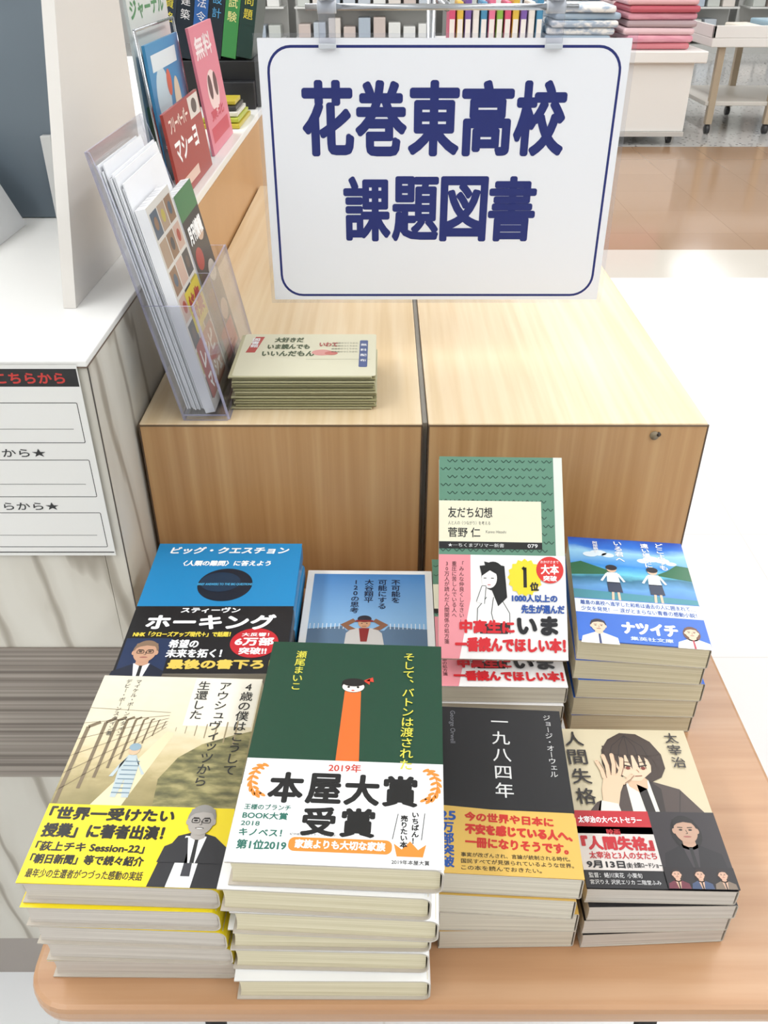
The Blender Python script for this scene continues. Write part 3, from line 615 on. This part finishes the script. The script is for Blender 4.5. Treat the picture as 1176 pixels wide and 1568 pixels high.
def la(a,w,h):
    a.R(0,0,w,h,'#D6D2CB',1)
    cs=['#5A4A44','#A8907A','#3A3A40','#A8402E','#8A6A50','#B8A84A','#4A5A6A','#C8A898']
    for j in range(7):
        for i in range(3):
            x=w*(.05+.31*i); y=h*(.06+.132*j); k=cs[(i*3+j*5)%8]
            a.R(x,y,x+w*.28,y+h*.115,k,2); a.E(x+w*.14,y+h*.06,w*.07,h*.03,cs[(i+j*3+2)%8],3,14)
    a.P([(w*.3,h*.36),(w*.98,h*.36),(w*.98,h*.56),(w*.3,h*.56)],'#D8C436',4); a.T('特集',w*.36,h*.39,w*.9,h*.53,'#B02A22',1,5)
    a.RR(w*.08,h*.05,w*.92,h*.33,4,'#A03A30',4); a.T('レシピ',w*.16,h*.2,w*.84,h*.3,'#F6F0E8',.8,5); a.T('マルシェ',w*.16,h*.08,w*.84,h*.17,'#F6F0E8',.8,5)
def lb(a,w,h):
    a.R(0,0,w,h,'#2E2A2C',1); a.R(0,h*.86,w,h,'#3F7A4A',2)
    for j in range(6): a.E(w*(.3+.4*(j%2)),h*(.15+.12*j),w*.2,h*.06,['#A83A34','#C8A890','#7A3A34','#C0B8B0'][j%4],2+j%2,18)
    a.T('月刊情報',w*.1,h*.72,w*.9,h*.82,'#FFFFFF',1,4); a.R(w*.1,h*.04,w*.9,h*.2,'#B42A2A',4)
leaf(.790,.884,.034,ZC-.198,la,'photo_leaflet'); leaf(.89,.975,.034,ZC-.212,lb,'dark_leaflet')

# ------------------------------------------------------------------ hanging sign
e=empty('hanging_sign',(0,.95,0)); 
b=MB(); sx0,sx1,sz0,sz1=-.1265,.2445,ZC-.341,ZC-.0735
b.plate((sx0,0,sz0),(sx1,0,sz0),(sx1,0,sz1),(sx0,0,sz1),-.0003,'clear_acrylic','acrylic_edge'); b.obj('laminate_film',e)
a=Art(); W=sx1-sx0; W*=1000; Hh=(sz1-sz0)*1000
a.RR(4,4,W-5,Hh-4,1,'#F1F2F6',1)
NV='#18256E'
a.ring(12,8,W-12,Hh-10,24,2.5,NV,2)
def sg(s,cx,w,z1,z2,bold):
    n=len(s); p=w/n; x0=(cx-sx0)*1000-w/2
    for i,ch in enumerate(s): a.T(ch,x0+i*p+.6,(ZC-z2-sz0)*1000,x0+(i+1)*p-.6,(ZC-z1-sz0)*1000,NV,bold,3)
sg('花巻東高校',.0504,267,.1140,.1850,2.3); sg('課題図書',.059,205,.2045,.272,1.9)
a.obj('sign_sheet',e,Matrix.Translation((sx0,-.001,sz0))@Matrix.Rotation(math.radians(90),4,'X'))
b=MB(); zr=ZC-.052
b.cyl((-.075,.004,zr),(.185,.004,zr),.0028,'chrome')
b.cyl((.06,.32,BT+.0132),(.06,.32,zr+.01),.006,'chrome'); b.cyl((.06,.004,zr),(.06,.32,zr),.004,'chrome'); b.box((-.01,.26,BT+.0006),(.13,.38,BT+.0131),'#D8D8D8',.003)
b.obj('sign_stand',e)
b=MB()
for x in(-.0545,.1635):
    b.box((x-.008,-.006,ZC-.085),(x+.008,-.003,ZC-.03),'clear_acrylic',.001); b.box((x-.008,.002,ZC-.08),(x+.008,.0035,ZC-.03),'clear_acrylic',.001)
    b.box((x-.0085,-.0066,ZC-.087),(x+.0085,-.0026,ZC-.082),'#C9CDD2',.001); b.box((x-.010,-.010,ZC-.045),(x+.010,.010,ZC-.038),'#D5D8DC',.002); b.cyl((x-.009,.004,zr),(x+.009,.004,zr),.0055,'#C9CDD2')
    b.box((x-.003,-.005,ZC-.04),(x+.003,.006,ZC-.005),'#DDE0E4',.001)
b.obj('sign_clips',e)

# ------------------------------------------------------------------ background: fabric cart, second table
e=empty('towel_display_cart',(1.25,6.8,0))
b=MB(); b.box((-.78,.02,.09),(.93,1.1,.54),'white_laminate',.006); b.box((-.84,-.03,.54),(1.0,1.15,.615),'white_laminate',.008); b.box((-.78,.0,.06),(.93,.03,.09),'#C9C7C2')
for x in(-.7,.85):
    for y in(.08,1.0): b.cyl((x-.015,y,.032),(x+.015,y,.032),.03,'#2A2A2C'); b.box((x-.02,y-.02,.03),(x+.02,y+.02,.075),'#8A8A8C')
b.obj('cart',e)
b=MB(); random.seed(3)
def pile(x0,x1,y0,y1,z,n,ks,th=.045):
    for i in range(n):
        dx=random.uniform(-.025,.025); dd=random.uniform(-.03,.0); w_=random.uniform(-.015,.015)
        M=Matrix.Translation(((x0+x1)/2,(y0+y1)/2,0))@Matrix.Rotation(math.radians(random.uniform(-3,3)),4,'Z')@Matrix.Translation((-(x0+x1)/2,-(y0+y1)/2,0))
        b.box((x0+dx,y0+dd,z+i*th),(x1+dx+w_,y1,z+(i+1)*th-.002),ks[i%len(ks)],.019,M,3)
pile(.42,.90,.07,.55,.617,7,['#D8848C','towel_pink','#E8C8CC','#B8A4A8','towel_pink','#C8606E','#E8B8BC']); pile(.42,.90,.62,1.08,.617,9,['towel_pink','#D8A0A8','#E8D0D0'])
pile(-.1,.36,.07,.55,.617,6,['towel_blue_white','#A8BCCC','towel_blue_white']); pile(-.1,.36,.62,1.08,.617,8,['towel_blue_white','#E0E4E4'])
ks=['#D8567A','#E0BC4A','#7A5AA8','#E8E4DC','#4A90B8','#E87A9A','#8AB84A']
for i in range(12): b.box((-.8+i*.055,.1,.617),(-.755+i*.055,.4,.616+.26+.03*(i%3)),ks[i%7],.012); b.box((-.795+i*.055,.098,.68),(-.76+i*.055,.101,.80),'#F0ECE6')
b.obj('folded_towels',e)
e=empty('display_table_white',(2.95,7.2,0)); b=MB()
b.box((-.55,0,.60),(.9,1.0,.66),'white_laminate',.006); b.box((-.55,0,.66),(-.53,1.0,.74),'white_laminate',.003); b.box((-.55,0,.66),(.9,.02,.74),'white_laminate',.003)
b.box((-.5,.05,.2),(.85,.95,.23),'#D8D4CC',.004)
for x in(-.45,.0,.8):
    for y in(.06,.94): b.box((x-.025,y-.025,.07),(x+.025,y+.025,.60),'#B9A890',.004); b.cyl((x-.015,y,.035),(x+.015,y,.035),.034,'#3A3A3C')
b.obj('table',e); b=MB()
for i in range(7): b.box((-.5+i*.19,.1,.662),(-.33+i*.19,.5,.70+.03*(i%4)),['#C9D8E0','#E8E0D0','#8AA8B8','#D8B8A8'][i%4],.01)
b.obj('goods',e)
e=empty('store_shelving',(0,13.6,0)); b=MB()
for X in(-3.2,-1.2,.8,2.8,4.8):
    b.box((X,0,0),(X+1.9,.04,1.6),'#D6D6D2'); b.box((X,-.5,0),(X+1.9,0,.1),'#C6C6C2')
    for j in range(4): b.box((X+.02,-.42,.15+j*.36),(X+1.88,0,.17+j*.36),'#ECECE8')
    for j in range(4):
        for i in range(9): b.box((X+.06+i*.2,-.38,.171+j*.36),(X+.22+i*.2,-.05,.171+j*.36+random.uniform(.1,.24)),random.choice(['#C8D0D8','#E8E0D8','#D0D4CE','#D8C8C0','#B8C4D0','#F0F0EC']),.01)
b.obj('shelves',e)

# ------------------------------------------------------------------ room shell
def floor_mat():
    m=bpy.data.materials.new('shop_floor'); m.use_nodes=True; n,l=nodes(m); b=n['Principled BSDF']
    g=n.new('ShaderNodeNewGeometry'); sp=n.new('ShaderNodeSeparateXYZ'); l.new(g.outputs['Position'],sp.inputs[0])
    def gt(v):
        a=n.new('ShaderNodeMath'); a.operation='GREATER_THAN'; a.inputs[1].default_value=v; l.new(sp.outputs['Y'],a.inputs[0]); return a.outputs[0]
    def mix(f,c1,c2):
        x=n.new('ShaderNodeMix'); x.data_type='RGBA'; l.new(f,x.inputs[0])
        for i,c in((6,c1),(7,c2)):
            if isinstance(c,str): x.inputs[i].default_value=lin(c)
            else: l.new(c,x.inputs[i])
        return x.outputs[2]
    br=n.new('ShaderNodeTexBrick'); br.offset=0; br.inputs['Scale'].default_value=1; br.inputs['Brick Width'].default_value=.45; br.inputs['Row Height'].default_value=.45; br.inputs['Mortar Size'].default_value=.0018
    br.inputs['Color1'].default_value=lin('#EAECED'); br.inputs['Color2'].default_value=lin('#E7E9EA'); br.inputs['Mortar'].default_value=lin('#DCDDDC'); l.new(g.outputs['Position'],br.inputs['Vector'])
    br2=n.new('ShaderNodeTexBrick'); br2.offset=0; br2.inputs['Scale'].default_value=1; br2.inputs['Brick Width'].default_value=.45; br2.inputs['Row Height'].default_value=.45; br2.inputs['Mortar Size'].default_value=.002
    br2.inputs['Color1'].default_value=lin('#A5866A'); br2.inputs['Color2'].default_value=lin('#A08165'); br2.inputs['Mortar'].default_value=lin('#927458'); l.new(g.outputs['Position'],br2.inputs['Vector'])
    vo=n.new('ShaderNodeTexVoronoi'); vo.inputs['Scale'].default_value=22; l.new(g.outputs['Position'],vo.inputs['Vector'])
    r=n.new('ShaderNodeValToRGB'); r.color_ramp.interpolation='CONSTANT'; r.color_ramp.elements[0].color=lin('#6A6A6C'); r.color_ramp.elements[1].position=.22; r.color_ramp.elements[1].color=lin('#C4C3C0'); l.new(vo.outputs['Distance'],r.inputs[0])
    c=mix(gt(3.8),br.outputs[0],'#CFC9BE'); c=mix(gt(4.22),c,br2.outputs[0]); c=mix(gt(6.75),c,r.outputs[0])
    l.new(c,b.inputs['Base Color']); b.inputs['Roughness'].default_value=.12; b.inputs['Specular IOR Level'].default_value=.6
    _m['shop_floor']=m
floor_mat()
def slab(name,lo,hi,k): b=MB(); b.box(lo,hi,k); return b.obj(name)
slab('floor',(-7,-4,-.05),(7,14.5,0),'shop_floor')
slab('ceiling',(-7,-4,2.9),(7,14.5,2.95),'#F2F2F0')
slab('wall_left',(-7.1,-4,0),(-7,14.5,2.9),'wall_paint'); slab('wall_right',(7,-4,0),(7.1,14.5,2.9),'wall_paint')
slab('wall_back',(-7,14.5,0),(7,14.6,2.9),'wall_paint'); slab('wall_front',(-7,-4.1,0),(7,-4,2.9),'wall_paint')
mat('#FFFFFF',.5,name='tube',emit=1.6)
for i,x in enumerate((-4.5,-1.5,1.5,4.5)):
    e=empty('ceiling_light_fixture',(x,5,2.88)); b=MB(); b.box((-.16,-8,-.03),(.16,8,.015),'#F4F4F2',.01); b.box((-.07,-7.9,-.05),(.07,7.9,-.031),'tube'); b.obj('batten',e)
    L=bpy.data.lights.new('strip','AREA'); L.shape='RECTANGLE'; L.size=.5; L.size_y=16; L.energy=168; L.color=(.975,.985,1)
    o=bpy.data.objects.new('lamp',L); COL.objects.link(o); o.parent=e; o.location=(0,0,-.06)
w=bpy.data.worlds.new('world'); sc.world=w; w.use_nodes=True; w.node_tree.nodes['Background'].inputs[0].default_value=(.9,.95,1,1); w.node_tree.nodes['Background'].inputs[1].default_value=.5

# ------------------------------------------------------------------ camera
cd=bpy.data.cameras.new('camera'); cam=bpy.data.objects.new('camera',cd); COL.objects.link(cam)
cam.location=(0,0,ZC); cam.rotation_euler=(math.radians(90-33.3),0,0)
cd.sensor_fit='VERTICAL'; cd.sensor_height=36; cd.lens=1330/1568*36; cd.clip_start=.02; cd.clip_end=60
sc.camera=cam
